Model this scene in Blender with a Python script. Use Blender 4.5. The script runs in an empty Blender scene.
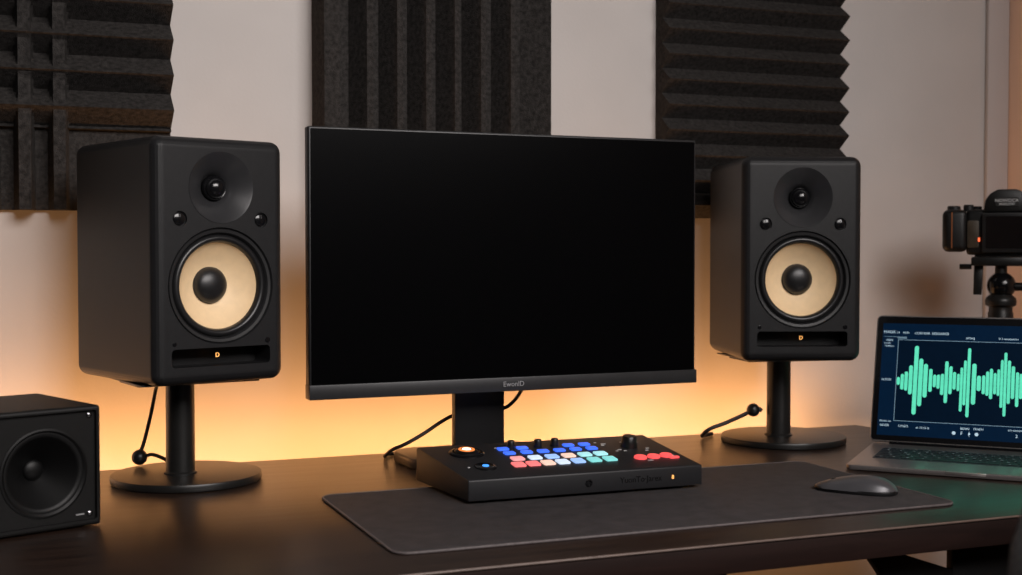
import bpy, bmesh, math, random
from mathutils import Vector, Matrix
random.seed(7)
PI = math.pi
scene = bpy.context.scene
COL = scene.collection
DZ = 0.75                      # height of the desk top above the floor

# ------------------------------------------------------------------ materials
def new_mat(name):
    m = bpy.data.materials.new(name); m.use_nodes = True
    nt = m.node_tree; b = nt.nodes['Principled BSDF']
    return m, nt, b

def mat(name, col, rough=0.5, metal=0.0, var=0.12, scale=60.0, bump=0.0, bscale=None, coat=0.0, spec=0.5, rvar=0.0):
    m, nt, b = new_mat(name)
    tc = nt.nodes.new('ShaderNodeTexCoord')
    n = nt.nodes.new('ShaderNodeTexNoise'); n.inputs['Scale'].default_value = scale; n.inputs['Detail'].default_value = 4
    nt.links.new(tc.outputs['Object'], n.inputs['Vector'])
    r = nt.nodes.new('ShaderNodeValToRGB')
    r.color_ramp.elements[0].position = 0.3; r.color_ramp.elements[1].position = 0.7
    r.color_ramp.elements[0].color = tuple(c * (1 - var) for c in col) + (1,)
    r.color_ramp.elements[1].color = tuple(min(1, c * (1 + var)) for c in col) + (1,)
    nt.links.new(n.outputs['Fac'], r.inputs['Fac']); nt.links.new(r.outputs['Color'], b.inputs['Base Color'])
    b.inputs['Roughness'].default_value = rough; b.inputs['Metallic'].default_value = metal
    b.inputs['Coat Weight'].default_value = coat
    b.inputs['Specular IOR Level'].default_value = spec
    if rvar:
        mr = nt.nodes.new('ShaderNodeMapRange'); mr.inputs['To Min'].default_value = rough - rvar; mr.inputs['To Max'].default_value = rough + rvar
        nt.links.new(n.outputs['Fac'], mr.inputs['Value']); nt.links.new(mr.outputs['Result'], b.inputs['Roughness'])
    if bump:
        n2 = nt.nodes.new('ShaderNodeTexNoise'); n2.inputs['Scale'].default_value = bscale or scale * 6; n2.inputs['Detail'].default_value = 3
        nt.links.new(tc.outputs['Object'], n2.inputs['Vector'])
        bp = nt.nodes.new('ShaderNodeBump'); bp.inputs['Strength'].default_value = bump; bp.inputs['Distance'].default_value = 0.002
        nt.links.new(n2.outputs['Fac'], bp.inputs['Height']); nt.links.new(bp.outputs['Normal'], b.inputs['Normal'])
    return m

def glow(name, col, strength, base=None, rough=0.4, spec=0.5):
    m, nt, b = new_mat(name)
    tc = nt.nodes.new('ShaderNodeTexCoord'); n = nt.nodes.new('ShaderNodeTexNoise'); n.inputs['Scale'].default_value = 90
    nt.links.new(tc.outputs['Object'], n.inputs['Vector'])
    mr = nt.nodes.new('ShaderNodeMapRange'); mr.inputs['To Min'].default_value = strength * 0.85; mr.inputs['To Max'].default_value = strength * 1.15
    nt.links.new(n.outputs['Fac'], mr.inputs['Value']); nt.links.new(mr.outputs['Result'], b.inputs['Emission Strength'])
    b.inputs['Base Color'].default_value = tuple(base or [c * .5 for c in col]) + (1,)
    b.inputs['Specular IOR Level'].default_value = spec
    b.inputs['Emission Color'].default_value = tuple(col) + (1,)
    b.inputs['Roughness'].default_value = rough
    return m

def wood_mat(name, dark, light, rough, spec=.5):
    m, nt, b = new_mat(name)
    tc = nt.nodes.new('ShaderNodeTexCoord'); mp = nt.nodes.new('ShaderNodeMapping')
    mp.inputs['Scale'].default_value = (1.2, 16, 16)
    nt.links.new(tc.outputs['Object'], mp.inputs['Vector'])
    n = nt.nodes.new('ShaderNodeTexNoise'); n.inputs['Scale'].default_value = 3.0; n.inputs['Detail'].default_value = 8; n.inputs['Roughness'].default_value = .65
    n.inputs['Distortion'].default_value = .6
    nt.links.new(mp.outputs['Vector'], n.inputs['Vector'])
    r = nt.nodes.new('ShaderNodeValToRGB'); r.color_ramp.elements[0].position = .35; r.color_ramp.elements[1].position = .72
    r.color_ramp.elements[0].color = dark + (1,); r.color_ramp.elements[1].color = light + (1,)
    nt.links.new(n.outputs['Fac'], r.inputs['Fac']); nt.links.new(r.outputs['Color'], b.inputs['Base Color'])
    mr = nt.nodes.new('ShaderNodeMapRange'); mr.inputs['To Min'].default_value = rough - .06; mr.inputs['To Max'].default_value = rough + .08
    nt.links.new(n.outputs['Fac'], mr.inputs['Value']); nt.links.new(mr.outputs['Result'], b.inputs['Roughness'])
    bp = nt.nodes.new('ShaderNodeBump'); bp.inputs['Strength'].default_value = .12; bp.inputs['Distance'].default_value = .001
    nt.links.new(n.outputs['Fac'], bp.inputs['Height']); nt.links.new(bp.outputs['Normal'], b.inputs['Normal'])
    b.inputs['Specular IOR Level'].default_value = spec
    return m

M = dict(
    wall=mat('painted_plaster', (.60, .562, .54), .9, var=.035, scale=5, bump=.12, bscale=160),
    wall_r=mat('warm_lit_plaster', (.92, .66, .51), .9, var=.03, scale=5, bump=.1, bscale=160),  # peach tint paints the warm light on the right wall into its colour
    dark_wall=mat('dark_plaster', (.06, .055, .06), .9, var=.05, scale=4),
    trim=mat('trim_paint', (.56, .51, .495), .6, var=.02, scale=8),
    floor=wood_mat('floor_boards', (.10, .07, .05), (.2, .15, .11), .45),
    desk=wood_mat('dark_walnut', (.014, .0075, .0055), (.038, .021, .0145), .32),
    desk_edge=wood_mat('walnut_edge', (.010, .0042, .0034), (.022, .0098, .0078), .65, .2),
    edge_line=mat('edge_highlight', (.16, .11, .09), .4, var=.2, scale=40),  # paler than the walnut: highlight of the front edge painted in
    steel=mat('black_steel', (.006, .006, .0065), .55, 0, scale=30, spec=.2),
    cab=mat('speaker_vinyl', (.0125, .0125, .0135), .44, var=.1, scale=120, bump=.12, bscale=900, spec=.3),
    horn=mat('horn_plastic', (.028, .028, .030), .34, var=.06, scale=80, bump=.05, bscale=900),
    rubber=mat('black_rubber', (.012, .012, .013), .34, var=.1, scale=80),
    ring=mat('black_plastic', (.016, .016, .017), .4, var=.1, scale=80),
    cone=mat('cream_cone', (.95, .70, .42), .55, var=.04, scale=70, bump=.08, bscale=500),
    cap=mat('dust_cap', (.011, .011, .012), .36, var=.08, scale=120),
    dome=mat('tweeter_dome', (.006, .006, .007), .16, var=.1, scale=60),
    hole=mat('port_black', (.003, .003, .003), .8),
    orange=glow('orange_mark', (1.0, .45, .12), 1.6),
    powder=mat('powder_coat', (.014, .0135, .013), .36, .2, var=.1, scale=90, bump=.05, bscale=900),
    cable=mat('cable_rubber', (.012, .01, .01), .45),
    screen_off=mat('screen_glass', (.0014, .0014, .0017), .22, var=.1, scale=3, spec=.1),
    housing=mat('monitor_plastic', (.008, .008, .009), .45, var=.08, scale=120),
    bezel=mat('bezel_plastic', (.032, .032, .034), .4, .3, var=.06, scale=120),
    logo=mat('logo_silver', (.55, .55, .56), .35, .6, var=.05),
    base_metal=mat('base_metal', (.05, .038, .03), .34, .5, var=.1, scale=40),
    ctl=mat('controller_shell', (.0125, .0125, .0145), .5, var=.08, scale=150, bump=.06, bscale=1200),
    knob=mat('knob_black', (.006, .006, .006), .32),
    white=mat('print_white', (.75, .75, .75), .5, var=.05),
    darkprint=mat('print_dark', (.003, .003, .003), .25),
    greyprint=mat('print_grey', (.10, .10, .10), .4),
    matf=mat('desk_mat_felt', (.042, .036, .038), .82, var=.28, scale=45, bump=.5, bscale=900, rvar=.06),
    mat_edge=mat('mat_stitch', (.12, .10, .10), .6, var=.25, scale=300),
    mouse=mat('mouse_plastic', (.10, .098, .106), .36, .3, var=.05),
    mouse_d=mat('mouse_dark', (.008, .008, .009), .4),
    alu=mat('space_grey_aluminium', (.40, .365, .36), .36, .85, var=.05, scale=200),
    alu_l=mat('aluminium_edge', (.62, .58, .56), .3, .85, var=.04, scale=200),
    key=mat('key_plastic', (.012, .014, .018), .45),
    keywell=mat('key_well', (.03, .036, .045), .5),
    keyprint=mat('key_legend', (.30, .38, .42), .5),
    lcdframe=mat('lcd_border', (.003, .003, .004), .25),
    lcd=glow('lcd_navy', (.0012, .0095, .028), 1.0, (.001, .002, .004), .3, .08),
    lcd_in=glow('lcd_dark_navy', (.0008, .0055, .0150), 1.0, (.001, .002, .004), .3, .08),
    wave=glow('lcd_mint', (.105, .73, .47), 1.0, (.02, .1, .07)),
    lcdtext=glow('lcd_text', (.52, .70, .82), .9, (.05, .05, .05)),
    lcdline=glow('lcd_line', (.22, .36, .46), .8, (.05, .05, .05)),
    foam=mat('charcoal_foam', (.034, .031, .0295), .95, var=.45, scale=130, bump=1.0, bscale=420, spec=.15),
    boxcab=mat('box_speaker_vinyl', (.0062, .006, .006), .5, var=.1, scale=120, bump=.1, bscale=900, spec=.28),
    boxcone=mat('box_speaker_cone', (.0028, .0028, .003), .46, var=.1, scale=60, spec=.3),
    chrome=mat('chrome', (.28, .28, .29), .2, 1.0, var=.03),
    cam=mat('camera_body', (.0045, .0045, .0045), .42, var=.2, scale=200, bump=.15, bscale=1500),
    camglass=mat('camera_lcd', (.010, .008, .008), .15),
    camgrey=mat('camera_grey', (.016, .016, .0165), .4),
    copper=mat('copper_trim', (.45, .16, .06), .4, .6, var=.1),
    brown=mat('olive_panel', (.06, .045, .03), .5, var=.2),
    red=glow('red_led', (1.0, .15, .05), 1.5),
    fabric=mat('chair_fabric', (.13, .13, .135), .9, var=.25, scale=250, bump=.5, bscale=900),
    led=glow('led_warm', (1.0, .45, .12), 6.0),
)
PADCOL = {
    'b': glow('pad_blue', (.05, .16, .95), 1.0), 'l': glow('pad_light_blue', (.32, .52, .95), .95),
    'p': glow('pad_pink', (.95, .36, .36), .9), 'r': glow('pad_red', (1.0, .20, .20), .95),
    'o': glow('pad_peach', (.95, .62, .50), .9), 'a': glow('pad_aqua', (.38, .78, .82), .9),
    't': glow('pad_teal', (.22, .68, .66), .9), 'w': glow('pad_white', (.62, .74, .92), .95),
}
M_dial = glow('dial_light', (1.0, .80, .62), 2.2)
M_rim = glow('dial_amber', (1.0, .28, .06), .9)
M_blue = glow('blue_led', (.06, .32, 1.0), 1.3)
M_redbtn = glow('button_red', (1.0, .10, .10), .95)

# ------------------------------------------------------------------ helpers
def finish(name, bm, material, parent=None, smooth=True, angle=35, mats=None):
    me = bpy.data.meshes.new(name)
    bmesh.ops.recalc_face_normals(bm, faces=bm.faces)
    bm.to_mesh(me); bm.free()
    for m_ in (mats or [material]): me.materials.append(m_)
    if smooth:
        for p in me.polygons: p.use_smooth = True
        me.set_sharp_from_angle(angle=math.radians(angle))
    o = bpy.data.objects.new(name, me); COL.objects.link(o)
    if parent: o.parent = parent
    return o

def thing(name, label, cat, loc=(0, 0, 0), rz=0.0, group=None):
    o = bpy.data.objects.new(name, None); COL.objects.link(o)
    o.empty_display_size = .05
    o.location = loc; o.rotation_euler = (0, 0, rz); o['label'] = label; o['category'] = cat
    if group: o['group'] = group
    return o

def tag(o, label, cat, group=None):
    o['label'] = label; o['category'] = cat
    if group: o['group'] = group
    return o

def copy_tree(o, parent=None):
    c = o.copy(); COL.objects.link(c)
    if parent: c.parent = parent
    for ch in list(o.children): copy_tree(ch, c)
    return c

def bx(bm, x0, x1, y0, y1, z0, z1, bev=0.0, seg=2, mat_index=0):
    t = bmesh.new()
    bmesh.ops.create_cube(t, size=1)
    for v in t.verts:
        v.co = Vector(((x0 + x1) / 2 + v.co.x * (x1 - x0), (y0 + y1) / 2 + v.co.y * (y1 - y0), (z0 + z1) / 2 + v.co.z * (z1 - z0)))
    if bev: bmesh.ops.bevel(t, geom=t.edges[:], offset=bev, segments=seg, profile=.5, affect='EDGES')
    for f in t.faces: f.material_index = mat_index
    merge(bm, t)

def merge(bm, t, mtx=None):
    me = bpy.data.meshes.new('tmp'); t.to_mesh(me); t.free()
    if mtx: me.transform(mtx)
    bm.from_mesh(me); bpy.data.meshes.remove(me)

def box(name, dims, m, parent=None, bev=.002, seg=2):
    bm = bmesh.new(); bx(bm, *dims, bev=bev, seg=seg)
    return finish(name, bm, m, parent)

AX = {'z': Matrix.Identity(4), '-y': Matrix.Rotation(PI / 2, 4, 'X'), 'y': Matrix.Rotation(-PI / 2, 4, 'X'), 'x': Matrix.Rotation(PI / 2, 4, 'Y'), '-x': Matrix.Rotation(-PI / 2, 4, 'Y')}
def lathe(bm, prof, c=(0, 0, 0), axis='z', n=48, mtx=None):
    """prof: list of (radius, height along the axis)"""
    t = bmesh.new(); rings = []
    for r, h in prof:
        if r < 1e-6: rings.append([t.verts.new((0, 0, h))])
        else: rings.append([t.verts.new((r * math.cos(2 * PI * k / n), r * math.sin(2 * PI * k / n), h)) for k in range(n)])
    for a, b in zip(rings, rings[1:]):
        for k in range(n):
            k2 = (k + 1) % n
            if len(a) == 1 and len(b) == 1: continue
            if len(a) == 1: t.faces.new((a[0], b[k], b[k2]))
            elif len(b) == 1: t.faces.new((a[k], a[k2], b[0]))
            else: t.faces.new((a[k], a[k2], b[k2], b[k]))
    merge(bm, t, (mtx or (Matrix.Translation(c) @ AX[axis])))

def turned(name, prof, m, parent=None, c=(0, 0, 0), axis='z', n=48, angle=35):
    bm = bmesh.new(); lathe(bm, prof, c, axis, n)
    return finish(name, bm, m, parent, angle=angle)

def dome_prof(r, h, base=0.0, steps=10):
    return [(r * math.cos(a), base + h * math.sin(a)) for a in [i * PI / 2 / steps for i in range(steps)]] + [(0, base + h)]

def spline(pts, sub=10):
    P = [Vector(p) for p in pts]; P = [2 * P[0] - P[1]] + P + [2 * P[-1] - P[-2]]
    out = []
    for i in range(1, len(P) - 2):
        for s in range(sub):
            t = s / sub; a, b, c, d = P[i - 1], P[i], P[i + 1], P[i + 2]
            out.append(.5 * ((2 * b) + (c - a) * t + (2 * a - 5 * b + 4 * c - d) * t * t + (3 * b - a - 3 * c + d) * t ** 3))
    out.append(P[-2]); return out

def tube(bm, pts, r, n=10, radii=None):
    ring_prev = None; up = Vector((0, 0, 1)); rings = []
    for i, p in enumerate(pts):
        d = (pts[min(i + 1, len(pts) - 1)] - pts[max(i - 1, 0)]).normalized()
        side = d.cross(up)
        if side.length < .05: side = d.cross(Vector((1, 0, 0)))
        side.normalize(); w = side.cross(d).normalized()
        rr = radii[i] if radii else r
        rings.append([bm.verts.new(p + side * rr * math.cos(2 * PI * k / n) + w * rr * math.sin(2 * PI * k / n)) for k in range(n)])
    for a, b in zip(rings, rings[1:]):
        for k in range(n): bm.faces.new((a[k], a[(k + 1) % n], b[(k + 1) % n], b[k]))
    bm.faces.new(rings[0]); bm.faces.new(rings[-1][::-1])

def prism(bm, poly, a0, a1, plane='xy', bev=0.0, seg=2):
    """poly in the plane, extruded between a0 and a1 along the third axis"""
    t = bmesh.new()
    mk = {'xy': lambda p, h: (p[0], p[1], h), 'xz': lambda p, h: (p[0], h, p[1]), 'yz': lambda p, h: (h, p[0], p[1])}[plane]
    A = [t.verts.new(mk(p, a0)) for p in poly]; B = [t.verts.new(mk(p, a1)) for p in poly]
    t.faces.new(A); t.faces.new(B[::-1])
    for i in range(len(poly)):
        j = (i + 1) % len(poly); t.faces.new((A[i], A[j], B[j], B[i]))
    bmesh.ops.recalc_face_normals(t, faces=t.faces)
    if bev: bmesh.ops.bevel(t, geom=t.edges[:], offset=bev, segments=seg, profile=.5, affect='EDGES')
    merge(bm, t)

def rrect(x0, x1, y0, y1, r, n=6):
    out = []
    for cx, cy, a in ((x1 - r, y1 - r, 0), (x0 + r, y1 - r, PI / 2), (x0 + r, y0 + r, PI), (x1 - r, y0 + r, 1.5 * PI)):
        for k in range(n + 1):
            t = a + k * PI / 2 / n; out.append((cx + r * math.cos(t), cy + r * math.sin(t)))
    return out

def lettering(name, s, size, m, parent, mtx, depth=.0003, align='CENTER'):
    cu = bpy.data.curves.new(name, 'FONT'); cu.body = s; cu.size = size; cu.extrude = depth; cu.align_x = align; cu.align_y = 'CENTER'
    cu.resolution_u = 3
    tmp = bpy.data.objects.new('tmp_text', cu); COL.objects.link(tmp)
    dg = bpy.context.evaluated_depsgraph_get(); dg.update()
    me = bpy.data.meshes.new_from_object(tmp.evaluated_get(dg)); me.name = name
    bpy.data.objects.remove(tmp); bpy.data.curves.remove(cu)
    me.materials.clear(); me.materials.append(m)
    me.transform(mtx)
    if name == '_raw': return me
    o = bpy.data.objects.new(name, me); COL.objects.link(o)
    if parent: o.parent = parent
    return o

def boolean_cut(o, cutters):
    for c in cutters:
        md = o.modifiers.new('cut', 'BOOLEAN'); md.object = c; md.operation = 'DIFFERENCE'; md.solver = 'EXACT'
    dg = bpy.context.evaluated_depsgraph_get(); dg.update()
    me = bpy.data.meshes.new_from_object(o.evaluated_get(dg))
    for p in me.polygons: p.use_smooth = True
    me.set_sharp_from_angle(angle=math.radians(14))
    o.modifiers.clear(); o.data = me
    wn = o.modifiers.new('normals', 'WEIGHTED_NORMAL'); wn.mode = 'FACE_AREA'; wn.weight = 100; wn.keep_sharp = True
    dg = bpy.context.evaluated_depsgraph_get(); dg.update()
    me = bpy.data.meshes.new_from_object(o.evaluated_get(dg))
    o.modifiers.clear(); me.name = o.name; o.data = me
    for c in cutters: bpy.data.objects.remove(c)

FRONT = Matrix.Rotation(PI / 2, 4, 'X')          # text lying in XY -> facing -Y

# ------------------------------------------------------------------ the room
YW, XR = 2.32, 2.13
def structure(name, dims, m):
    o = box(name, dims, m, bev=0); o['kind'] = 'structure'; return o
structure('floor', (-1.7, XR + .1, -2.3, YW + .1, -.1, 0), M['floor'])
structure('wall_back', (-1.7, XR, YW, YW + .1, 0, 2.7), M['wall'])
structure('wall_right', (XR, XR + .1, -2.3, YW + .1, 0, 2.7), M['wall_r'])
structure('wall_left', (-1.8, -1.7, -2.3, YW + .1, 0, 2.7), M['dark_wall'])
structure('wall_front', (-1.8, XR + .1, -2.4, -2.3, 0, 2.7), M['dark_wall'])
structure('ceiling', (-1.8, XR + .1, -2.4, YW + .1, 2.7, 2.8), M['dark_wall'])
t1 = box('trim_1', (2.070, XR - .0005, YW - .012, YW - .0005, 0, 2.699), M['trim'], bev=.003); t1['kind'] = 'structure'
b1 = box('baseboard_back', (-1.699, 2.069, YW - .013, YW - .0005, .0005, .08), M['trim'], bev=.003); b1['kind'] = 'structure'

# ------------------------------------------------------------------ foam panels
def foam_panel(name, label, xs, zs, height, y_back, cat='acoustic panel'):
    """height(x, z) = how far the foam stands off the wall; closed solid"""
    bm = bmesh.new()
    F = [[bm.verts.new((x, y_back - height(x, z), z)) for z in zs] for x in xs]
    Bk = [[bm.verts.new((x, y_back, z)) for z in (zs[0], zs[-1])] for x in (xs[0], xs[-1])]
    for i in range(len(xs) - 1):
        for j in range(len(zs) - 1):
            bm.faces.new((F[i][j], F[i + 1][j], F[i + 1][j + 1], F[i][j + 1]))
    # side walls as fans of quads down to a straight back edge
    def rim(row, a, b):
        n = len(row); prev = a
        for k in range(n - 1):
            cur = bm.verts.new(a.co.lerp(b.co, (row[k + 1].co - row[0].co).length and ((k + 1) / (n - 1)))) if k < n - 2 else b
            if k < n - 2:
                if abs(row[0].co.x - row[-1].co.x) > abs(row[0].co.z - row[-1].co.z): cur.co.x = row[k + 1].co.x
                else: cur.co.z = row[k + 1].co.z
            bm.faces.new((row[k], row[k + 1], cur, prev)); prev = cur
    rim(F[0], Bk[0][0], Bk[0][1]); rim(F[-1], Bk[1][0], Bk[1][1])
    rim([c[0] for c in F], Bk[0][0], Bk[1][0]); rim([c[-1] for c in F], Bk[0][1], Bk[1][1])
    o = finish(name, bm, M['foam'], angle=25)
    return tag(o, label, cat, 'foam panels on the back wall')

def piecewise(pts):
    def f(t):
        if t <= pts[0][0]: return pts[0][1]
        for (a, ha), (b, hb) in zip(pts, pts[1:]):
            if t <= b: return ha + (hb - ha) * (t - a) / (b - a) if b > a else hb
        return pts[-1][1]
    return f
YF = YW + .0005
# left panel: horizontal wedges on the right, upright ribs on the left, both crossing at top left
tips = [.595 + .0595 * k for k in range(-1, 8)]
hp = []
for tz in tips: hp += [(DZ + tz - .0275, .018), (DZ + tz, .066)]
hp.append((DZ + tips[-1] + .0275, .018))
fh = piecewise(hp)
vp = []
for cx in (-.1355, -.0815, -.0105, .0435, .0975):
    vp += [(cx - .017, .012), (cx - .0095, .056), (cx + .0095, .056), (cx + .017, .012)]
fv = piecewise(vp)
def left_h(x, z):
    zz = z - DZ
    if zz < .562: return fv(x) if x < .116 else .012
    if x > .116: return fh(z)
    return max(fv(x), fh(z))
def rng(a, b, step): 
    n = max(1, round((b - a) / step)); return [a + (b - a) * k / n for k in range(n + 1)]
xs = sorted(set([round(v, 5) for v in rng(-.165, .118, .0035) + [a for a, _ in vp] + [.1155, .1165, .20, .2815]]))
xs = [x for x in xs if -.165 <= x <= .2815]
zs = sorted(set([round(v, 5) for v in rng(DZ + .425, DZ + .92, .0055) + [a for a, _ in hp] + [DZ + .5615, DZ + .5625]]))
zs = [z for z in zs if DZ + .425 <= z <= DZ + .92]
foam_panel('foam_panel', 'charcoal foam panel with ribs crossing ridges on wall above left speaker', xs, zs, left_h, YF)
# centre panel: upright ribs
cp = [(.5335, .040), (.541, .066), (.569, .066), (.573, .012)]
for a, b in ((.6205, .632), (.677, .688), (.732, .742), (.7875, .796), (.839, .848), (.8985, .906)):
    cp += [(a - .022, .012), (a, .060), (b, .060), (b + .003, .012)]
cp += [(.935, .014), (.984, .050), (.987, .046)]
fc = piecewise(cp)
foam_panel('foam_panel', 'charcoal foam panel with vertical ribs on wall behind wide black monitor', [a for a, _ in cp], rng(DZ + .425, DZ + .92, .06), lambda x, z: fc(x), YF)
# right panel: horizontal wedges
rp = [(DZ + .4225, .030)]
for k in range(10):
    tz = DZ + .4475 + .0498 * k
    rp += [(tz, .060), (tz + .0249, .027)]
fr = piecewise(rp)
foam_panel('foam_panel', 'charcoal foam panel with only horizontal ridges on wall behind right speaker', rng(1.2355, 1.662, .05), [a for a, _ in rp], lambda x, z: fr(z), YF)

# ------------------------------------------------------------------ desk
DESKP = [(-.42, 1.36), (1.90, 1.36), (1.80, 1.72), (1.65, 1.93), (1.635, 2.145), (1.629, 2.188), (-.42, 2.188)]
desk = thing('desk', 'dark walnut desk with black steel legs along the back wall', 'desk', (0, 0, 0))
bm = bmesh.new(); prism(bm, DESKP, DZ - .004, DZ, 'xy', bev=.0012); finish('desktop', bm, M['desk'], desk)
bm = bmesh.new(); prism(bm, DESKP, DZ - .038, DZ - .0041, 'xy', bev=.001); finish('desktop_core', bm, M['desk_edge'], desk)
bm = bmesh.new()
tube(bm, [Vector((x, 1.3595, DZ - .0012)) for x in (-.42, .4, 1.2, 1.9)], .0016, 8); finish('edge_strip', bm, M['edge_line'], desk)
for x0, x1, y0, y1 in ((1.221, 1.38, 1.42, 1.434), (-.36, -.21, 1.42, 1.48), (1.10, 1.25, 2.06, 2.12), (-.36, -.21, 2.06, 2.12)):
    box('leg', (x0, x1, y0, y1, .0005, DZ - .0385), M['steel'], desk)
bm = bmesh.new(); prism(bm, [(1.071, DZ - .0385), (1.092, DZ - .0385), (1.221, DZ - .083), (1.221, DZ - .23), (1.150, DZ - .144)], 1.4205, 1.4335, 'xz', bev=.001)
finish('brace', bm, M['steel'], desk)
bm = bmesh.new(); prism(bm, [(-.21, DZ - .0385), (-.05, DZ - .0385), (-.21, DZ - .20)], 1.43, 1.46, 'xz', bev=.001)
finish('brace', bm, M['steel'], desk)
# LED strip along the rear edge of the desk
led = box('led_strip', (-.40, 1.60, 2.1875, 2.193, DZ - .030, DZ - .018), M['led'], bev=.001)
tag(led, 'warm orange light strip stuck along rear edge of the desk', 'light strip')

# desk mat
bm = bmesh.new(); prism(bm, rrect(.430, 1.253, 1.446, 1.832, .022), DZ + .0003, DZ + .003, 'xy', bev=.0006)
mt = finish('desk_mat', bm, M['matf']); tag(mt, 'dark grey desk mat under the mouse and button controller', 'desk mat')
bm = bmesh.new()
ringp = [Vector((x, y, DZ + .0020)) for x, y in rrect(.430, 1.253, 1.446, 1.832, .022)]
tube(bm, ringp + [ringp[0], ringp[1]], .0018, 8); finish('stitched_edge', bm, M['mat_edge'], mt)

# ------------------------------------------------------------------ studio speakers
def make_speaker(label):
    W, H, D = .215, .362, .278
    yf = -D / 2
    root = thing('studio_speaker', label, 'speaker', group='pair of studio speakers')
    bm = bmesh.new(); bx(bm, -W / 2, W / 2, -D / 2, D / 2, 0, H, bev=.0175, seg=6)
    cab = finish('cabinet', bm, M['cab'], root)
    WZ, TZ = H - .2175, H - .0725
    cut = []
    b = bmesh.new(); lathe(b, [(0, -.055), (.0842, -.055), (.0842, -.004), (.0868, .001), (.0868, .05), (0, .05)], (0, yf, WZ), '-y', 72); cut.append(finish('cutter', b, M['ring']))
    hornp = [(0, -.030), (.0185, -.030), (.0200, -.0255), (.026, -.0195), (.034, -.0125), (.043, -.0065), (.0500, -.0015), (.0530, .0005), (.0530, .05), (0, .05)]
    b = bmesh.new(); lathe(b, hornp, (0, yf, TZ), '-y', 72); cut.append(finish('cutter', b, M['horn']))
    b = bmesh.new(); prism(b, rrect(-.081, .081, H - .3355, H - .3085, .006), yf - .05, yf + .045, 'xz'); cut.append(finish('cutter', b, M['hole']))
    for sx in (-1, 1):
        b = bmesh.new(); lathe(b, [(0, -.004), (.0112, -.004), (.0118, .05), (0, .05)], (sx * .0665, yf, H - .1195), '-y', 32); cut.append(finish('cutter', b, M['ring']))
    boolean_cut(cab, cut)
    # horn lining gives the waveguide its own smoother finish
    turned('waveguide', [(.0185, -.0295), (.0202, -.0250), (.026, -.0190), (.034, -.0120), (.043, -.0060), (.0500, -.0010), (.0527, .0006)], M['horn'], root, (0, yf - .0003, TZ), '-y', 72, angle=60)
    tw = turned('tweeter', [(0.0185, -.027), (.0185, -.0195), (.0172, -.0175)] + dome_prof(.0160, .0125, -.018), M['dome'], root, (0, yf, TZ), '-y', 40, angle=50)
    turned('woofer_ring', [(.0842, -.020), (.0842, -.0035), (.0832, -.0015), (.0790, -.0022), (.0762, -.0065), (.0755, -.012)], M['ring'], root, (0, yf, WZ), '-y', 72)
    sp = [(.0765, -.012)] + [(.0703 + .0058 * math.cos(a), -.010 + .0078 * math.sin(a)) for a in [k * PI / 10 for k in range(11)]] + [(.0640, -.012)]
    turned('woofer_surround', sp, M['rubber'], root, (0, yf, WZ), '-y', 72, angle=60)
    cn = turned('woofer_cone', [(.0652, -.0095), (.0645, -.0112), (.055, -.0205), (.045, -.0285), (.035, -.0350), (.026, -.0385)], M['cone'], root, (0, yf, WZ), '-y', 72, angle=60)
    turned('dust_cap', [(.0278, -.0385), (.0274, -.0350)] + dome_prof(.0268, .0140, -.0350), M['cap'], cn, (0, yf, WZ), '-y', 48, angle=60)
    for sx in (-1, 1):
        k = turned('dial', [(.0092, -.0038), (.0092, -.0012), (.0080, -.0004), (0, .0002)], M['dome'], root, (sx * .0665, yf, H - .1195), '-y', 28)
        bm = bmesh.new(); bx(bm, sx * .0665 - .0004, sx * .0665 + .0004, yf - .0008, yf + .0002, H - .1175, H - .1125); finish('pointer', bm, M['greyprint'], k, smooth=False)
    for sx, r in ((-1, .0032), (1, .0042)):
        turned('screw', [(r, -.0005), (r, .0006), (r * .55, .0010), (0, .0004)], M['dome'], root, (sx * .0765, yf, H - .301), '-y', 20)
    lettering('port_emblem', 'D', .0095, M['orange'], root, Matrix.Translation((.004, yf + .022, H - .3215)) @ FRONT)
    for sx in (-1, 1):
        for sy in (-1, 1):
            turned('rubber_foot', [(0, .0), (.011, 0), (.011, .0006), (0, .0006)], M['rubber'], root, (sx * .07, sy * .09, -.0006), 'z', 20)
    return root

spk = make_speaker('black studio speaker with cream woofer left of the monitor')
spk.location = (.2605, 2.0605, DZ + .1611); spk.rotation_euler = (0, 0, .345)
spk2 = copy_tree(spk); spk2['label'] = 'black studio speaker with cream woofer between monitor and laptop'
spk2.location = (1.3598, 2.0540, DZ + .1611); spk2.rotation_euler = (0, 0, -.315)

def make_stand(label):
    root = thing('speaker_stand', label, 'speaker stand', group='round-based speaker stands')
    turned('base', [(0, 0), (.1130, 0), (.1145, .0012), (.1150, .003), (.1150, .0095), (.1140, .0115), (.1120, .0120), (0, .0120)], M['powder'], root, n=96)
    turned('pole', [(.0255, .0120), (.0255, .014), (.0222, .016), (.0218, .1525), (0, .1525)], M['powder'], root, (-.0095, 0, 0), n=48)
    bm = bmesh.new(); prism(bm, rrect(-.090, .084, -.050, .050, .006), .1535, .1575, 'xy', bev=.001)
    finish('top_plate', bm, M['powder'], root)
    for x in (-.085, .073):
        bm = bmesh.new(); bx(bm, x - .012, x + .012, -.09, .09, .1578, .1601, bev=.0008); finish('pad', bm, M['rubber'], root)
    return root
st = make_stand('black pole stand with round base under the left speaker')
st.location = (.2700, 2.0470, DZ + .0003); st.rotation_euler = (0, 0, .20)
st2 = copy_tree(st); st2['label'] = 'black pole stand with round base under the right speaker'
st2.location = (1.3640, 2.0510, DZ + .0003); st2.rotation_euler = (0, 0, -.16)

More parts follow.
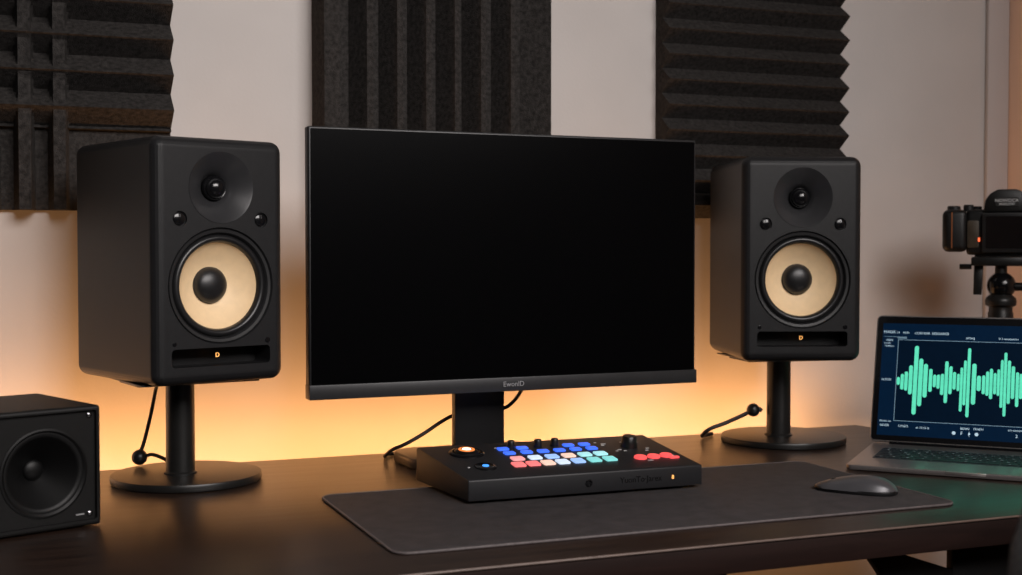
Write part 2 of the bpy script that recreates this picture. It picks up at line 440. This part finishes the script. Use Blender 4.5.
def cable(name, label, pts, r=.003, ball=None, br=.012):
    o = thing(name, label, 'cable', pts[0])
    L = Vector(pts[0])
    bm = bmesh.new(); tube(bm, [p - L for p in spline(pts)], r); finish('cord', bm, M['cable'], o, angle=60)
    if ball:
        bm = bmesh.new(); bmesh.ops.create_uvsphere(bm, u_segments=24, v_segments=14, radius=br)
        for v in bm.verts:
            v.co += Vector(ball) - L
        finish('cable_clip', bm, M['rubber'], o, angle=60)
    return o
cable('speaker_cable', 'black cable with round clip hanging behind the left stand', [(.236, 2.118, DZ + .1500), (.2335, 2.135, DZ + .1305), (.2262, 2.140, DZ + .0916), (.2160, 2.139, DZ + .051), (.2080, 2.135, DZ + .0250), (.2257, 2.125, DZ + .0310), (.2420, 2.105, DZ + .0265), (.250, 2.098, DZ + .021)], ball=(.2080, 2.135, DZ + .0262), br=.0125)
cable('speaker_cable', 'black cable with small round clip trailing left of right stand', [(1.331, 2.072, DZ + .056), (1.3255, 2.075, DZ + .0600), (1.3157, 2.078, DZ + .0576), (1.2984, 2.085, DZ + .0482), (1.2673, 2.097, DZ + .0332), (1.243, 2.105, DZ + .0240), (1.2330, 2.112, DZ + .0160), (1.2350, 2.128, DZ + .0070), (1.250, 2.145, DZ + .0044), (1.275, 2.160, DZ + .0042)], r=.0038, ball=(1.3157, 2.078, DZ + .0576), br=.0125)

# ------------------------------------------------------------------ monitor
mon = thing('monitor', 'large black monitor switched off, in the middle of the desk', 'monitor', (.7745, 1.934, DZ), .0235)
W2, Z0, Z1 = .338, .1306, .5456
bm = bmesh.new(); bx(bm, -W2, W2, .0, .022, Z0 + .002, Z1, bev=.0025, seg=3); bx(bm, -.22, .22, .020, .040, Z0 + .06, Z1 - .06, bev=.008, seg=3)
finish('housing', bm, M['housing'], mon)
bm = bmesh.new(); prism(bm, rrect(-W2 + .0035, W2 - .0035, Z0 + .0225, Z1 - .0035, .002, 3), -.0008, .001, 'xz'); finish('screen', bm, M['screen_off'], mon)
bm = bmesh.new(); bx(bm, -W2 - .0008, W2 + .0008, -.0050, .021, Z0, Z0 + .0225, bev=.0012); bz = finish('bottom_bezel', bm, M['bezel'], mon)
lettering('brand_lettering', 'EwonlD', .0115, M['logo'], bz, Matrix.Translation((-.003, -.0053, Z0 + .0115)) @ FRONT)
bm = bmesh.new(); bx(bm, -.076, .012, .070, .086, .018, .355, bev=.0015); finish('stalk', bm, M['housing'], mon)
bm = bmesh.new(); bx(bm, -.070, .004, .039, .071, .26, .345, bev=.002); finish('mount', bm, M['housing'], mon)
bm = bmesh.new(); prism(bm, rrect(-.152, .102, .046, .196, .040, 8), .0004, .018, 'xy', bev=.004, seg=3); finish('base', bm, M['base_metal'], mon)
cable('monitor_cable', 'black cable drooping behind the monitor stalk', [(.815, 1.985, DZ + .170), (.830, 2.03, DZ + .135), (.8357, 2.06, DZ + .112), (.8208, 2.062, DZ + .094), (.8042, 2.064, DZ + .0855), (.760, 2.066, DZ + .0815), (.7115, 2.066, DZ + .0757), (.6636, 2.066, DZ + .0495), (.6330, 2.070, DZ + .0330), (.6140, 2.085, DZ + .022), (.6100, 2.115, DZ + .007), (.630, 2.155, DZ + .0036), (.700, 2.165, DZ + .0036)], r=.0032)

# ------------------------------------------------------------------ controller
ct = thing('button_controller', 'black control pad with rows of lit colour buttons on the desk mat', 'controller', (.6060, 1.6850, DZ + .003), -.012)
CW, CD, F0, F1, B1 = .3695, .188, .0045, .0345, .0560
bm = bmesh.new()
prism(bm, [(0, F0), (CD, F0), (CD, B1 - .004), (CD - .006, B1 - .0006), (.002, F1 + .0002), (0, F1 - .0015)], 0, CW, 'yz', bev=.0014, seg=2)
for v in bm.verts: v.co.x -= v.co.y / CD * (.019 - .012 * v.co.x / CW)      # the back edge sits a little left of the front
finish('shell', bm, M['ctl'], ct)
for fx in (.03, CW - .03):
    for fy in (.022, CD - .022):
        turned('rubber_foot', [(0, 0), (.009, 0), (.009, F0 + .0004), (0, F0 + .0004)], M['rubber'], ct, (fx, fy, .0002), 'z', 20)
sl = math.atan2(B1 - F1, CD)
TOP = Matrix.Translation((0, 0, F1 + .0004)) @ Matrix.Rotation(sl, 4, 'X')
def on_top(o): o.data.transform(TOP); return o
def top_turned(name, prof, m, u, v, n=28, parent=ct, sx=1.0, sy=1.0):
    bm = bmesh.new(); lathe(bm, prof, n=n)
    for w in bm.verts: w.co.x *= sx; w.co.y *= sy; w.co += Vector((u, v, 0))
    return on_top(finish(name, bm, m, parent, angle=40))
def pad(u, v, w, d, m):
    bm = bmesh.new(); prism(bm, rrect(u - w / 2, u + w / 2, v - d / 2, v + d / 2, .0028, 4), -.0004, .0022, 'xy', bev=.0006)
    return on_top(finish('pad', bm, m, ct))
rows = [(.1435, [(.105, 'b'), (.1365, 'b'), (.2135, 'b'), (.2405, 'b')]),
        (.1195, [(.1065, 'b'), (.1345, 'b'), (.1615, 'b'), (.1885, 'b'), (.2155, 'b'), (.2425, 'b')]),
        (.0880, [(.1075, 'p'), (.1355, 'w'), (.163, 'l'), (.190, 'o'), (.217, 'a'), (.243, 'a')]),
        (.0575, [(.0975, 'r'), (.1205, 'r'), (.1440, 'o'), (.1675, 'w'), (.1925, 'l'), (.2190, 't'), (.2445, 't')])]
for i, (v, cells) in enumerate(rows):
    for u, c in cells: pad(u, v, (.0175, .0175, .0195, .0185)[i], (.0135, .0140, .018, .021)[i], PADCOL[c])
def knob_prof(r, h): return [(r * 1.05, 0), (r, h * .25), (r * .9, h * .92), (r * .8, h), (0, h)]
for u, v in ((.1200, .1490), (.1640, .1480), (.1920, .1480)):
    k = top_turned('knob', knob_prof(.0064, .0115), M['knob'], u, v, 24)
    bm = bmesh.new(); bx(bm, u - .0006, u + .0006, v - .006, v - .001, .0114, .0120); on_top(finish('pointer', bm, M['greyprint'], k, smooth=False))
k = top_turned('knob', knob_prof(.0128, .0175), M['knob'], .3060, .1180, 32)
bm = bmesh.new(); bx(bm, .3054, .3066, .107, .116, .0173, .0181); on_top(finish('pointer', bm, M['greyprint'], k, smooth=False))
top_turned('dial_ring', [(.0270, -.0005), (.0270, .0012), (.0250, .0028), (.0215, .0030), (.0205, .0010), (0, .0010)], M['dome'], .0430, .1340, 48)
dl = top_turned('dial', [(.0190, .0010), (.0185, .0040), (.0150, .0060), (.0100, .0062)], M['knob'], .0430, .1340, 40)
top_turned('dial_amber_ring', [(.0125, .0061), (.0122, .0070), (.0085, .0074)], M_rim, .0430, .1340, 32, parent=dl)
top_turned('dial_light', [(.0072, .0060), (.0068, .0074), (.005, .0080), (0, .0082)], M_dial, .0430, .1340, 24, parent=dl)
bb = top_turned('jog_button', [(.0160, -.0004), (.0158, .0014), (.0130, .0022), (0, .0014)], M['dome'], .0465, .0585, 40, sy=1.15)
top_turned('jog_light', [(.0050, .0012), (.0048, .0026), (0, .0030)], M_blue, .0465, .0585, 20, parent=bb)
for u, v in ((.2940, .0540), (.3165, .0545), (.3385, .0565)):
    top_turned('round_button', [(.0100, -.0004), (.0098, .0022), (.0085, .0032), (0, .0034)], M_redbtn, u, v, 28)
bm = bmesh.new(); prism(bm, rrect(.338, .354, .0400, .0470, .0025), -.0004, .0022, 'xy', bev=.0005); on_top(finish('bar_button', bm, M_redbtn, ct))
for u, v, w in ((.262, .150, .004), (.272, .141, .008), (.268, .134, .005), (.283, .104, .006), (.289, .096, .005), (.276, .098, .004), (.328, .139, .005), (.330, .103, .006), (.324, .092, .005), (.304, .145, .004), (.096, .153, .003), (.0215, .060, .003), (.303, .038, .009), (.350, .056, .004)):
    bm = bmesh.new(); bx(bm, u - w / 2, u + w / 2, v - .0012, v + .0012, 0, .0004)
    on_top(finish('printed_mark', bm, M['white'], ct, smooth=False))
turned('jack_socket', [(.0052, 0), (.0052, .0018), (.0034, .0022), (.0028, .0004), (0, .0004)], M['dome'], ct, (.1840, 0, .0192), '-y', 28)
lettering('front_lettering', 'YuonTo·Jarex', .0122, M['darkprint'], ct, Matrix.Translation((.2680, -.0002, .0192)) @ FRONT)
lettering('front_emblem', '8', .0085, M['orange'], ct, Matrix.Translation((.3205, -.0002, .0190)) @ FRONT)

# ------------------------------------------------------------------ mouse
mo = thing('computer_mouse', 'low black wireless mouse on right end of the desk mat', 'mouse', (1.172, 1.572, DZ + .003), math.radians(-52))
def mouse_shell(scale_z=1.0, top=True):
    bm = bmesh.new(); nu, nv = 28, 16; L, Wd = .122, .062
    rows_ = []
    for i in range(nu + 1):
        s = -1 + 2 * i / nu
        w = Wd / 2 * (max(0, 1 - abs(s) ** 3.2)) ** .5 * (1 - .06 * s)
        h = .0185 * (max(0, 1 - abs(s) ** 2.2)) ** .7 * (1 + .45 * s)
        row = []
        for j in range(nv + 1):
            t = -1 + 2 * j / nv
            row.append(bm.verts.new((s * L / 2, t * w, .0045 + h * (max(0, 1 - abs(t) ** 2.6)) ** .5)))
        rows_.append(row)
    for a, b in zip(rows_, rows_[1:]):
        for j in range(nv): bm.faces.new((a[j], b[j], b[j + 1], a[j + 1]))
    bmesh.ops.remove_doubles(bm, verts=bm.verts, dist=1e-6)
    return bm
finish('top_shell', mouse_shell(), M['mouse'], mo, angle=70)
bm = bmesh.new()
pl = []
for i in range(48):
    a = 2 * PI * i / 48; c, s = math.cos(a), math.sin(a)
    pl.append((.0602 * math.copysign(abs(c) ** .7, c), .0305 * math.copysign(abs(s) ** .7, s)))
prism(bm, pl, .0003, .0062, 'xy', bev=.001); finish('base', bm, M['mouse_d'], mo)
bm = bmesh.new(); lathe(bm, [(0, -.003), (.0065, -.003), (.0075, -.001), (.0075, .001), (.0065, .003), (0, .003)], (-.032, 0, .0098), 'y', 24); finish('scroll_wheel', bm, M['mouse_d'], mo)

# ------------------------------------------------------------------ laptop
lp = thing('laptop', 'open grey laptop showing a green waveform at right end of desk', 'laptop', (1.2800, 1.7450, DZ), math.radians(-46.6))
LW, LD, LT = .372, .270, .0088
bm = bmesh.new(); prism(bm, rrect(0, LW, 0, LD, .010), .0012, LT, 'xy', bev=.0012); finish('base', bm, M['alu'], lp)
bm = bmesh.new(); bx(bm, LW / 2 - .030, LW / 2 + .030, -.0008, .006, .0045, LT + .0001, bev=.0008); finish('lid_notch', bm, M['alu_l'], lp)
for fx in (.03, LW - .03):
    for fy in (.03, LD - .03): turned('rubber_foot', [(0, 0), (.008, 0), (.007, .0014), (0, .0014)], M['rubber'], lp, (fx, fy, .0003), 'z', 16)
bm = bmesh.new(); prism(bm, rrect(.028, LW - .028, .088, .206, .003), LT - .0008, LT + .0003, 'xy'); kb = finish('keyboard', bm, M['keywell'], lp)
kr = [([1] * 14, .0125), ([1] * 13 + [1.5], .0185), ([1.5] + [1] * 13, .0185), ([1.8] + [1] * 11 + [1.8], .0185), ([2.2] + [1] * 10 + [2.2], .0185), ([1, 1, 1.1, 1.3, 5.2, 1.3, 1.1, 1, 1, 1], .0185)]
y = .203
for ws, h in kr:
    pitch = (LW - .060) / sum(ws); x = .030
    for w in ws:
        bm = bmesh.new(); bx(bm, x + .0012, x + w * pitch - .0012, y - h + .0018, y - .0004, LT + .0002, LT + .0014, bev=.0004, seg=1)
        ko = finish('key', bm, M['key'], kb, smooth=False)
        ko.data.materials.append(M['keyprint'])
        bm = bmesh.new(); bm.from_mesh(ko.data)
        cx, cy = x + w * pitch / 2, y - h * .52
        r = random.uniform(.0012, .0026)
        vs = [bm.verts.new((cx + dx * r, cy + dy * .0022, LT + .0016)) for dx, dy in ((-1, -1), (1, -1), (1, 1), (-1, 1))]
        f = bm.faces.new(vs); f.material_index = 1
        bm.to_mesh(ko.data); bm.free()
        x += w * pitch
    y -= h + .0004
bm = bmesh.new(); prism(bm, rrect(LW / 2 - .066, LW / 2 + .066, .006, .080, .004), LT - .0006, LT + .00025, 'xy'); finish('trackpad', bm, M['alu'], lp)
turned('hinge', [(0, .03), (.0052, .03), (.0052, LW - .03), (0, LW - .03)], M['lcdframe'], lp, (0, LD - .006, LT - .001), 'x', 20)
# lid: built flat in (u, w) with its face at y = 0, then tilted back about the hinge
TILT = math.radians(19)
LID = Matrix.Translation((-.0055, LD - .003, LT + .0010)) @ Matrix.Rotation(-TILT, 4, 'X')
def on_lid(o): o.data.transform(LID); return o
LH = .2400
bm = bmesh.new(); prism(bm, rrect(-.0005, LW + .0005, .002, LH, .010), .0006, .0062, 'xz', bev=.0012); lid = on_lid(finish('lid', bm, M['alu_l'], lp))
bm = bmesh.new(); prism(bm, rrect(.0022, LW - .0022, .0045, LH - .0026, .006), -.0001, .0008, 'xz'); sf = on_lid(finish('screen_border', bm, M['lcdframe'], lid))
# screen picture: one flat sheet with its printed picture as faces
bm = bmesh.new()
def quad(x0, x1, z0, z1, y, mi, sh=0.0):
    f = bm.faces.new([bm.verts.new(p) for p in ((x0, y, z0), (x1, y, z0), (x1 + sh, y, z1), (x0 + sh, y, z1))]); f.material_index = mi
def bar(x, zt, zb, w=.0056):
    r = min(w / 2, (zt - zb) / 2); p = []
    for k in range(7): a = PI * k / 6; p.append((x + w / 2 * math.cos(a), zt - r + r * math.sin(a)))
    for k in range(7): a = PI + PI * k / 6; p.append((x + w / 2 * math.cos(a), zb + r + r * math.sin(a)))
    f = bm.faces.new([bm.verts.new((a, -.0007, b)) for a, b in p]); f.material_index = 2
quad(.0065, LW - .0065, .0125, LH - .0170, -.0003, 0)
quad(.0352, LW - .018, .0400, .1918, -.0005, 1)
for q in ((.0348, .0356, .0396, .1922), (LW - .0184, LW - .0176, .0396, .1922)): quad(*q, -.0007, 4)
for q in ((.0348, LW - .0176, .1915, .1923), (.0348, LW - .0176, .0396, .0404), (.0090, .0500, .1972, .1978)): quad(*q, -.0007, 4)
quad(.0335, .0500, .1945, .1962, -.0007, 4)
BARS = [(.0391,.1213,.1065),(.0458,.1275,.0980),(.0527,.1322,.0963),(.0604,.1443,.0896),(.0688,.1812,.0527),(.0776,.1574,.0686),(.0862,.1477,.0850),(.0952,.1389,.0959),(.1022,.1284,.1050),(.1087,.1286,.1024),(.1156,.1304,.0911),(.1224,.1541,.0767),(.1296,.1450,.0932),(.1362,.1347,.1022),(.1430,.1316,.0997),(.1484,.1434,.0626),(.1540,.1567,.0743),(.1602,.1798,.0528),(.1694,.1515,.0762),(.1779,.1296,.1013),(.1859,.1305,.0960),(.1922,.1379,.0934),(.1984,.1431,.0877),(.2048,.1355,.0968),(.2106,.1424,.0943),(.2160,.1599,.0729),(.2216,.1736,.0576),(.2278,.1594,.0805),(.2346,.1491,.0897),(.2418,.1385,.0757),(.2480,.1359,.0904)]
for i, (x, zt, zb) in enumerate(BARS):
    g = min(x - BARS[i - 1][0] if i else .01, BARS[i + 1][0] - x if i + 1 < len(BARS) else .01)
    bar(x, zt, zb, min(.0076, max(.0042, .86 * g)))
for k in range(12):
    h = .012 + .05 * abs(math.sin(k * 1.9 + .6)); bar(.2550 + k * .0072, .1135 + h, .1135 - h)
def say(s, x, z, size, mi=3):
    me = lettering('_raw', s, size, M['lcdtext'], None, Matrix.Translation((x, -.0009, z)) @ FRONT, 0.0, 'LEFT')
    n0 = len(bm.faces); bm.from_mesh(me); bpy.data.meshes.remove(me); bm.faces.ensure_lookup_table()
    for f in bm.faces[n0:]: f.material_index = mi
for s, x, z, sz in (('MADK', .0082, .2060, .0076), ('14', .0312, .2055, .0058), ('10:01', .0420, .2055, .0058), ('CURVEAR', .0635, .2050, .0062), ('RESOARCE', .0935, .2050, .0062), ('artvq', .1530, .1985, .0072), ('0 1.ooooonov', .2085, .1985, .0058),
                    ('MEIN', .0135, .1905, .0052), ('0.1:25', .0100, .1850, .0048), ('12:40um', .0105, .1795, .0050), ('10,0500', .0085, .1158, .0056),
                    ('Boseo oo', .0102, .0388, .0052), ('GEVER', .0108, .0306, .0056), ('SYNEO', .0432, .0304, .0056), ('at 10:16 fs', .0740, .0293, .0056), ('BEAIN', .1500, .0316, .0056), ('TRAEN', .1712, .0320, .0056), ('art oooern', .2290, .0335, .0056),
                    ('2', .2415, .0232, .0080), ('(', .1632, .0228, .0090), ('F', .1505, .0230, .0086)):
    say(s, x, z, sz)
for x, z, r in ((.1393, .0232, .0032), (.1777, .0228, .0032), (.1655, .0228, .0018)):
    f = bm.faces.new([bm.verts.new((x + r * math.cos(k * PI / 6), -.0008, z + r * math.sin(k * PI / 6))) for k in range(12)]); f.material_index = 3
for f in bm.faces:
    f.normal_update()
    if f.normal.y > 0: f.normal_flip()
me = bpy.data.meshes.new('screen'); bm.to_mesh(me); bm.free()
me.transform(Matrix.Translation((.0050, 0, .0012)))
for m_ in (M['lcd'], M['lcd_in'], M['wave'], M['lcdtext'], M['lcdline']): me.materials.append(m_)
so = bpy.data.objects.new('screen', me); COL.objects.link(so); so.parent = lid; on_lid(so)

# ------------------------------------------------------------------ small speaker at the left edge
BW, BH, BD = .150, .1575, .19
sb = thing('small_speaker', 'small square black speaker at the left end of the desk', 'speaker', (0, 0, 0))
cx, cz = BW - .0735, .0755
bm = bmesh.new(); bx(bm, 0, BW, 0, BD, .002, BH, bev=.004, seg=3); cab = finish('cabinet', bm, M['boxcab'], sb)
b = bmesh.new(); prism(b, rrect(.0055, BW - .0055, .0095, BH - .0060, .003, 3), -.05, .006, 'xz'); c1 = finish('cutter', b, M['boxcab'])
b = bmesh.new(); lathe(b, [(0, -.055), (.0571, -.055), (.0571, .04), (0, .04)], (cx, 0, cz), '-y', 64); c2 = finish('cutter', b, M['boxcab'])
boolean_cut(cab, [c1, c2])
sb.location = (.1222 - BW * math.cos(.38), 1.7530 - BW * math.sin(.38), DZ); sb.rotation_euler = (0, 0, .38)
turned('cone_frame', [(.0570, -.012), (.0570, -.0046), (.0545, -.0040), (.0515, -.0060)], M['boxcone'], sb, (cx, 0, cz), '-y', 64)
cn = turned('cone', [(.0525, -.0062), (.048, -.0050), (.0445, -.0085), (.034, -.019), (.022, -.031), (.0135, -.040)], M['boxcone'], sb, (cx, 0, cz), '-y', 64, angle=60)
turned('dust_cap', [(.0140, -.0405)] + dome_prof(.0135, .006, -.040), M['boxcone'], cn, (cx, 0, cz), '-y', 32, angle=60)
for x, z in ((.0125, .0185), (BW - .0135, .0170), (.0125, BH - .0125), (BW - .0135, BH - .0125)):
    turned('screw', [(.0036, -.006), (.0036, -.0042), (.002, -.0030), (0, -.0028)], M['chrome'], sb, (x, 0, z), '-y', 16)
bm = bmesh.new(); bx(bm, BW - .032, BW - .021, .0052, .0064, .0160, .0178); finish('badge', bm, M['logo'], sb, smooth=False)
for fx in (.02, BW - .02):
    for fy in (.025, BD - .025): turned('rubber_foot', [(0, 0), (.009, 0), (.009, .0025), (0, .0025)], M['rubber'], sb, (fx, fy, .0003), 'z', 16)

# ------------------------------------------------------------------ tripod and camera
TX, TY = 1.858, 2.030
tr = thing('tripod', 'black tripod with ball head standing behind the laptop', 'tripod', (TX, TY, 0), math.radians(-42.4))
Z = DZ
turned('center_column', [(0, Z - .34), (.013, Z - .34), (.013, Z + .16), (.0240, Z + .165), (.0240, Z + .232), (.0225, Z + .236), (.0225, Z + .244), (.0290, Z + .248), (.0300, Z + .256), (.0285, Z + .262), (.020, Z + .270), (0, Z + .27)], M['powder'], tr, n=40)
bm = bmesh.new(); bmesh.ops.create_uvsphere(bm, u_segments=32, v_segments=20, radius=.0275)
for v in bm.verts: v.co += Vector((.001, 0, Z + .287))
finish('ball', bm, M['dome'], tr, angle=60)
turned('neck', [(.012, Z + .300), (.0115, Z + .326), (0, Z + .326)], M['powder'], tr, (0, 0, 0), n=28)
bm = bmesh.new(); bx(bm, -.056, .056, -.026, .026, Z + .326, Z + .3440, bev=.003); pt = finish('head_plate', bm, M['powder'], tr)
bm = bmesh.new(); lathe(bm, [(0, 0), (.0055, 0), (.0055, .022), (.005, .023), (0, .023)], (-.055, -.014, Z + .3245), '-x', 20); finish('knob', bm, M['knob'], pt)
turned('knob', [(0, 0), (.0085, .002), (.0085, .026), (.007, .028), (0, .028)], M['knob'], tr, (.024, 0, Z + .285), 'x', 24)
bm = bmesh.new(); prism(bm, [(-.051, Z + .327), (-.033, Z + .327), (-.036, Z + .268), (-.052, Z + .268)], -.006, .006, 'xz', bev=.002); finish('lever', bm, M['powder'], tr)
bm = bmesh.new(); lathe(bm, [(0, Z - .02), (.034, Z - .02), (.036, Z), (.030, Z + .06), (.022, Z + .07), (0, Z + .07)], n=32); finish('collar', bm, M['powder'], tr)
for k in range(3):
    a = 2 * PI * k / 3 - PI / 2; d = Vector((math.cos(a), math.sin(a), 0))
    bm = bmesh.new(); P0 = d * .026 + Vector((0, 0, Z)); P1 = d * .20 + Vector((0, 0, .02))
    tube(bm, [P0, P0.lerp(P1, .45), P0.lerp(P1, .451), P0.lerp(P1, .98)], .01, 14, [.0135, .0135, .0105, .0105]); lg = finish('leg', bm, M['powder'], tr)
    bm = bmesh.new(); bmesh.ops.create_uvsphere(bm, u_segments=16, v_segments=10, radius=.0155)
    for v in bm.verts: v.co += P1 - Vector((0, 0, .0040))
    finish('rubber_foot', bm, M['rubber'], lg)

cam_o = thing('camera', 'black photo camera seen from behind, mounted on the tripod', 'camera', (TX, TY, DZ + .3443), math.radians(-42.4))
bm = bmesh.new(); bx(bm, -.0655, .085, -.026, .028, .0035, .094, bev=.007, seg=3)
bx(bm, -.05, .05, -.02, .022, 0, .008, bev=.001)
body = finish('body', bm, M['cam'], cam_o)
bm = bmesh.new(); bx(bm, -.111, -.064, -.034, .038, .0095, .094, bev=.012, seg=4); gr = finish('grip', bm, M['cam'], cam_o)
bm = bmesh.new(); prism(bm, rrect(-.0935, -.0915, .017, .089, .001, 2), -.0348, -.030, 'xz'); finish('grip_stripe', bm, M['copper'], gr)
bm = bmesh.new(); prism(bm, [(-.034, .088), (-.031, .112), (-.022, .125), (-.008, .133), (.028, .133), (.042, .125), (.050, .112), (.053, .088)], -.032, .040, 'xz', bev=.004); vf = finish('viewfinder_hump', bm, M['cam'], cam_o)
bm = bmesh.new(); prism(bm, rrect(-.012, .030, .100, .117, .003), -.0345, -.030, 'xz'); ep = finish('name_plate', bm, M['camgrey'], vf)
lettering('plate_lettering', 'NOWOCA', .0090, M['white'], ep, Matrix.Translation((.009, -.0348, .1105)) @ FRONT)
lettering('plate_lettering', 'MODOTO', .0062, M['white'], ep, Matrix.Translation((.009, -.0348, .1035)) @ FRONT)
bm = bmesh.new(); prism(bm, rrect(-.036, .072, .0085, .0860, .004), -.0345, -.0255, 'xz', bev=.001); lf = finish('screen_frame', bm, M['camgrey'], cam_o)
bm = bmesh.new(); prism(bm, rrect(-.029, .065, .0165, .0800, .002), -.0350, -.034, 'xz'); finish('screen', bm, M['camglass'], lf)
bm = bmesh.new(); prism(bm, rrect(-.0640, -.0420, .018, .072, .004), -.0285, -.0255, 'xz', bev=.001); finish('side_panel', bm, M['brown'], cam_o)
bm = bmesh.new(); prism(bm, rrect(-.0435, -.0400, .030, .038, .001), -.0300, -.0256, 'xz'); finish('record_light', bm, M['red'], cam_o)
for x, y_, r, h in ((-.090, .0, .013, .008), (-.062, .0, .010, .010), (-.045, .004, .008, .007), (.064, .0, .013, .012)):
    turned('dial', [(r, .090), (r, .094 + h * .8), (r * .85, .094 + h), (0, .094 + h)], M['camgrey'], cam_o, (x, y_, 0), 'z', 24)
turned('lens', [(0, 0), (.034, 0), (.034, .02), (.036, .022), (.036, .075), (.033, .078), (.030, .078), (.026, .066), (0, .062)], M['cam'], cam_o, (.009, .027, .050), 'y', 40)

# ------------------------------------------------------------------ office chair (only its shoulder reaches the frame)
ch = thing('office_chair', 'dark grey office chair in the lower right corner before the desk', 'chair', (1.027, .99, 0), 0)
bl = [(-.24, .50), (-.285, .58), (-.298, .80), (-.290, .875), (-.270, .925), (-.248, .962), (-.20, .985), (0, .995), (.20, .985), (.248, .962), (.270, .925), (.290, .875), (.298, .80), (.285, .58), (.24, .50)]
bm = bmesh.new(); prism(bm, bl, -.24, -.19, 'xz', bev=.012, seg=3); finish('backrest', bm, M['fabric'], ch)
bm = bmesh.new(); prism(bm, rrect(-.24, .24, -.22, .23, .07), .42, .49, 'xy', bev=.015, seg=3); finish('seat', bm, M['fabric'], ch)
bm = bmesh.new(); tube(bm, spline([(0, -.02, .405), (0, -.20, .405), (0, -.262, .45), (0, -.258, .70)]), .018, 12); finish('back_support', bm, M['steel'], ch)
turned('gas_column', [(0, .10), (.03, .10), (.03, .25), (.018, .26), (.018, .425), (0, .425)], M['steel'], ch, n=24)
for k in range(5):
    a = 2 * PI * k / 5 + .3; d = Vector((math.cos(a), math.sin(a), 0))
    bm = bmesh.new(); tube(bm, [d * .02 + Vector((0, 0, .125)), d * .15 + Vector((0, 0, .10)), d * .29 + Vector((0, 0, .075))], .016, 10, [.024, .02, .015]); lg = finish('base_arm', bm, M['steel'], ch)
    bm = bmesh.new(); lathe(bm, [(0, -.018), (.030, -.018), (.0305, 0), (.030, .018), (0, .018)], mtx=Matrix.Translation(d * .29 + Vector((0, 0, .0315))) @ Matrix.Rotation(a, 4, 'Z') @ AX['y'], n=24); finish('caster', bm, M['rubber'], lg)

# ------------------------------------------------------------------ lights
def area(name, loc, target, sx, sy, power, col, spread=180):
    l = bpy.data.lights.new(name, 'AREA'); l.shape = 'RECTANGLE'; l.size = sx; l.size_y = sy; l.energy = power; l.color = col
    o = bpy.data.objects.new(name, l); COL.objects.link(o); o.location = loc
    d = Vector(target) - Vector(loc); o.rotation_euler = d.to_track_quat('-Z', 'Y').to_euler()
    o['kind'] = 'helper'
    l.spread = math.radians(spread)
    return o
area('led_lamp', (.60, 2.210, DZ - .050), (.60, 2.265, DZ + .060), 2.0, .012, 4.8, (1.0, .48, .18))
area('led_spill_lower', (.78, 2.215, DZ - .055), (.78, 2.32, DZ - .25), 2.1, .012, 1.9, (1.0, .50, .20))  # added spill lamp for the lower wall, runs past the strip's right end
area('softbox_lamp', (.90, -.30, 2.50), (.10, 2.3, 1.20), 2.0, 1.4, 33.0, (1.0, .94, .915), 95)
w = bpy.data.worlds.new('World'); scene.world = w; w.use_nodes = True
w.node_tree.nodes['Background'].inputs['Color'].default_value = (.01, .01, .012, 1)

# ------------------------------------------------------------------ camera
cd = bpy.data.cameras.new('view_camera'); co = bpy.data.objects.new('view_camera', cd); COL.objects.link(co)
co.location = (0, 0, DZ + .36)
cd.sensor_width = 36; cd.lens = 36 * 1291.2 / 1022
yaw, pitch = .3784, .0299
d = Vector((math.sin(yaw) * math.cos(pitch), math.cos(yaw) * math.cos(pitch), -math.sin(pitch)))
co.rotation_euler = d.to_track_quat('-Z', 'Y').to_euler()
cd.dof.use_dof = True; cd.dof.focus_distance = 2.0; cd.dof.aperture_fstop = 5.0
cd.clip_start = .05
scene.camera = co
scene.view_settings.view_transform = 'Standard'
scene.view_settings.look = 'None'
scene.cycles.use_denoising = True
